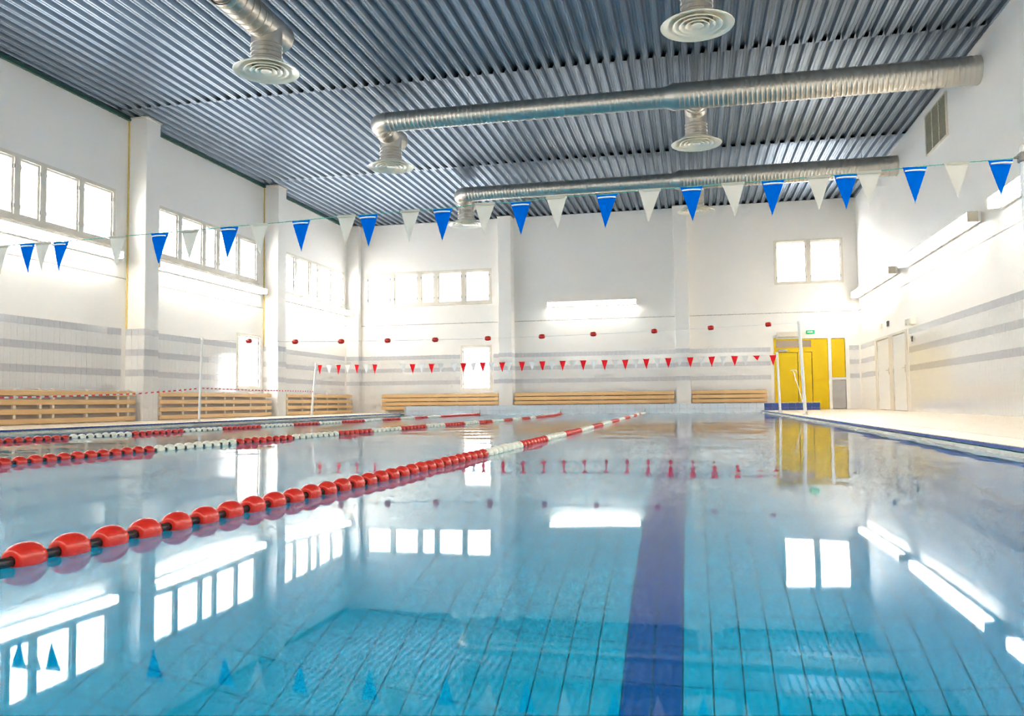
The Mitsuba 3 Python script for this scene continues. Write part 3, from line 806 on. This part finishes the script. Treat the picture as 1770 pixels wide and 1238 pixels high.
solo('pole_clip', join(bx(1.99, 2.05, 5.57, 5.63, 1.815, 1.875, 0.006), sweep([(1.985, 5.6, 1.845), (1.965, 5.6, 1.845)], 0.008, 8)), 'm_hinge', 'dark clamp fixing the green line to the pole at the right edge', 'clamp')
for i, (x, z) in enumerate(BF):
    j = len(BF) - 1 - i
    k = thing('blue_pennant', f'blue pennant with white stripe, {ordinal(j)} blue one from the right end of the line', 'pennant', 'blue pennants on the near line')
    bend, sd, tl = 0.012, 100 + i, float(rng.normal(0, 0.03))
    put('cloth', pennant_mesh(0.147, 0.232, bend, sd, 5.6, x, z, tl), 'm_blue', k, smooth=40)
    zz = np.linspace(-0.062, 0.062, 9)
    st = np.stack([x + zz, np.full(9, 5.597), z - 0.024 - 0.004 * (zz / 0.062) ** 2 + 0.002], 1)
    ribbon = np.vstack([st + [0, -0.016, 0.004], st + [0, -0.016, -0.004], st + [0, 0.018, -0.004], st + [0, 0.018, 0.004]])
    q = np.arange(8)
    fs = np.vstack([np.stack([q + a * 9, q + 1 + a * 9, q + 1 + b * 9, q + b * 9], 1) for a, b in ((0, 1), (1, 2), (2, 3), (3, 0))])
    put('stripe', (ribbon, np.vstack([fs[:, [0, 1, 2]], fs[:, [0, 2, 3]]])), 'm_flag_stripe', k)
for i, (x, z) in enumerate(WF):
    j = len(WF) - 1 - i
    k = thing('white_pennant', f'white pennant on the near line, {ordinal(j)} white one from the right end', 'pennant', 'white pennants on the near line')
    put('cloth', pennant_mesh(0.145, 0.225, 0.012, 200 + i, 5.6, x, z, float(rng.normal(0, 0.03))), 'm_flag_white', k, smooth=40)
    put('hem', bx(x - 0.074, x + 0.074, 5.594, 5.606, z - 0.012, z + 0.006, 0.002), 'm_flag_white', k)

RF = [(-9.559, 1.399), (-9.039, 1.393), (-8.524, 1.388), (-8.03, 1.383), (-7.01, 1.372), (-6.501, 1.366), (-5.663, 1.368), (-5.158, 1.368), (-4.662, 1.369), (-4.162, 1.371), (-3.645, 1.372), (-3.141, 1.372), (-2.635, 1.372), (-2.114, 1.368), (-1.616, 1.364), (-1.116, 1.374), (-0.597, 1.384), (-0.085, 1.39), (0.409, 1.396), (0.932, 1.397), (1.419, 1.398), (1.793, 1.398)]
WR = [(-9.298, 1.396), (-8.781, 1.391), (-8.268, 1.385), (-7.26, 1.375), (-6.763, 1.369), (-6.256, 1.367), (-5.905, 1.367), (-5.407, 1.368), (-4.936, 1.369), (-4.485, 1.37), (-3.905, 1.371), (-3.407, 1.372), (-2.891, 1.372), (-2.381, 1.37), (-1.862, 1.366), (-1.363, 1.369), (-0.856, 1.379), (-0.34, 1.387), (0.169, 1.393), (0.673, 1.396), (1.172, 1.397)]
fl_ = sorted(RF + WR)
solo('far_pennant_line', sweep([(-9.64, 20.0, 1.40)] + [(x, 20.0, z) for x, z in fl_] + [(1.905, 20.47, 1.43)], 0.004, 6), 'm_line_white', 'thin white line carrying small red and white pennants across the far pool', 'line', smooth=True)
for i, (x, z) in enumerate(RF):
    j = len(RF) - 1 - i
    h = 0.12 if i == 20 else 0.245
    solo('red_pennant', pennant_mesh(0.155 if i > 3 else 0.125, h, 0.02, 300 + i, 20.0, x, z, (0.25 if i == 20 else 0.0)), 'm_flag_red', f'small red pennant on the far line, {ordinal(j)} red one from the yellow door', 'pennant', 'red pennants on the far line', smooth=40)
for i, (x, z) in enumerate(WR):
    j = len(WR) - 1 - i
    solo('white_far_pennant', pennant_mesh(0.15, 0.235, 0.02, 400 + i, 20.0, x, z), 'm_flag_far_white', f'small white pennant on the far line, {ordinal(j)} white one from the yellow door', 'pennant', 'white pennants on the far line', smooth=40)

# overhead line of red float balls between the two tall poles
balls = [(-8.36, 14.4, 1.60), (-7.51, 14.63, 1.58), (-6.66, 14.86, 1.58), (-5.8, 15.1, 1.59), (-4.91, 15.34, 1.60), (-3.92, 15.61, 1.62), (-2.9, 15.89, 1.65), (-1.92, 16.16, 1.69), (-0.75, 16.47, 1.74), (0.34, 16.77, 1.80), (1.46, 17.08, 1.86)]
k = thing('overhead_line', 'thin white line strung between the tall poles with red floats on it', 'line')
put('cord', sweep([(-9.205, 14.20, 1.63)] + balls + [(2.025, 17.22, 1.885)], 0.0045, 6), 'm_line_white', k, smooth=True)
bm = lathe([(0.004, -0.058), (0.03, -0.055), (0.042, -0.042), (0.046, 0.0), (0.042, 0.042), (0.03, 0.055), (0.004, 0.058)], 16, 'y')
B_RED = mikit.ply(bm, 'm_red', 50)
for q in balls:
    put('red_float', None, None, k, shape=B_RED, to=T().translate(list(q)).rotate([0, 0, 1], 75.0))

# red and white barrier tape along the left pool edge
tp = [(-9.22, 9.3, 0.50), (-9.22, 10.5, 0.525), (-9.22, 12.2, 0.575), (-9.22, 13.3, 0.64), (-9.230, 14.17, 0.70)]
tq = [(-9.230, 14.21, 0.70), (-9.40, 16.6, 0.69), (-9.70, 19.97, 0.71)]


def resample(p, step):
    p = np.asarray(p); s = np.r_[0, np.cumsum(np.linalg.norm(np.diff(p, axis=0), axis=1))]
    q = np.arange(0, s[-1], step)
    return np.stack([np.interp(q, s, p[:, i]) for i in range(3)], 1)


k = thing('barrier_tape', 'red and white barrier tape strung along the left pool edge', 'tape')
for col, m in ((0, 'm_tape_red'), (1, 'm_flag_stripe')):
    bits = []
    for p in (resample(tp, 0.08), resample(tq, 0.08)):
        for i in range(len(p) - 1):
            if i % 2 == col:
                a, b = p[i], p[i + 1]; w = 0.012; t = 0.001
                v = np.array([a + [t, 0, -w], b + [t, 0, -w], b + [t, 0, w], a + [t, 0, w], a + [-t, 0, -w], b + [-t, 0, -w], b + [-t, 0, w], a + [-t, 0, w]])
                bits.append((v, np.array([[0, 1, 2], [0, 2, 3], [4, 6, 5], [4, 7, 6], [0, 4, 5], [0, 5, 1], [3, 2, 6], [3, 6, 7]])))
    put('red_stripe' if col == 0 else 'white_stripe', join(*bits), m, k, kind='stuff')

# handrail on the starting platform
k = thing('handrail', 'thin white handrail on the blue tiled end of the platform, before the yellow door', 'handrail')
put('rail', sweep([(3.07, 25.4, 0.27), (2.98, 25.4, 0.66), (2.83, 25.4, 1.21)], 0.013, 8), 'm_white', k, smooth=40)
put('grip', join(sweep([(2.75, 25.36, 1.22), (2.91, 25.36, 1.22)], 0.014, 8), sweep([(2.91, 25.36, 1.22), (2.95, 25.4, 1.17), (2.93, 25.4, 1.13)], 0.010, 8)), 'm_white', k, smooth=40)

# ---------------------------------------------------------------- things on the walls
k = thing('wall_vent', 'dark louvred ventilation grille high on the right wall', 'air vent')
v0, v1, z0, z1 = 17.12, 18.59, 5.43, 6.29
w3 = (v1 - v0 - 0.04) / 3
fr = sbox(v0, z0, v1, z1)
for i in range(3):
    fr = fr.difference(sbox(v0 + 0.02 + i * w3 + 0.006, z0 + 0.02, v0 + 0.02 + (i + 1) * w3 - 0.006, z1 - 0.02))
put('frame', wall_slab(fr, 'x', XR - 0.04, XR), 'm_bracket', k)
lo, hi = [], []
for i in range(3):
    for r in range(17):
        zz = z0 + 0.025 + r * 0.048
        lo.append([XR - 0.028, v0 + 0.02 + i * w3, zz]); hi.append([XR - 0.006, v0 + 0.02 + (i + 1) * w3, zz + 0.034])
put('louvre_field', boxes(lo, hi), 'm_vent', k, kind='stuff')
put('backing', bx(XR - 0.004, XR + 0.01, v0 + 0.01, v1 - 0.01, z0 + 0.01, z1 - 0.01), 'm_vent', k)

k = thing('exit_sign', 'small green sign above the yellow door', 'sign')
put('box', bx(3.36, 3.60, YF - 0.09, YF - 0.01, 2.36, 2.46, 0.004), 'm_sign_green', k)
arrow = Polygon([(3.385, 2.40), (3.50, 2.40), (3.50, 2.38), (3.565, 2.412), (3.50, 2.444), (3.50, 2.424), (3.385, 2.424)])
put('arrow', wall_slab(arrow, 'y', YF - 0.096, YF - 0.088), 'm_flag_stripe', k)

k = thing('shutter_box', 'beige roller box above the yellow door', 'box')
put('cover', bx(2.53, 3.16, YF - 0.14, YF - 0.005, 2.275, 2.43, 0.01), 'm_beige', k)
put('end_plate', join(bx(2.51, 2.53, YF - 0.15, YF - 0.005, 2.27, 2.44), bx(3.16, 3.18, YF - 0.15, YF - 0.005, 2.27, 2.44)), 'm_frame', k)

k = thing('speaker_box', 'square cream box on the right wall above the nearer white door', 'box')
put('case', bx(XR - 0.12, XR - 0.004, 19.98, 20.5, 2.03, 2.19, 0.01), 'm_cream', k)
put('front', bx(XR - 0.127, XR - 0.118, 20.02, 20.46, 2.05, 2.17), 'm_frame', k)
solo('wall_switch', join(bx(XR - 0.035, XR - 0.002, 20.29, 20.37, 1.72, 1.78, 0.005), bx(XR - 0.03, XR - 0.01, 20.315, 20.345, 1.66, 1.73)), 'm_darkgrey', 'small black switch on the right wall below the cream box', 'switch')
solo('wall_sensor', join(bx(XR - 0.04, XR - 0.002, 22.60, 22.72, 2.21, 2.35, 0.008), bx(XR - 0.046, XR - 0.038, 22.63, 22.69, 2.23, 2.33)), 'm_darkgrey', 'small black sensor box on the right wall above the white doors', 'sensor')
solo('door_lamp', join(bx(XR - 0.05, XR - 0.002, 23.4, 23.55, 2.22, 2.36, 0.01), bx(XR - 0.056, XR - 0.048, 23.44, 23.51, 2.25, 2.33)), 'm_cream', 'small cream box beside the black sensor above the white doors', 'box')
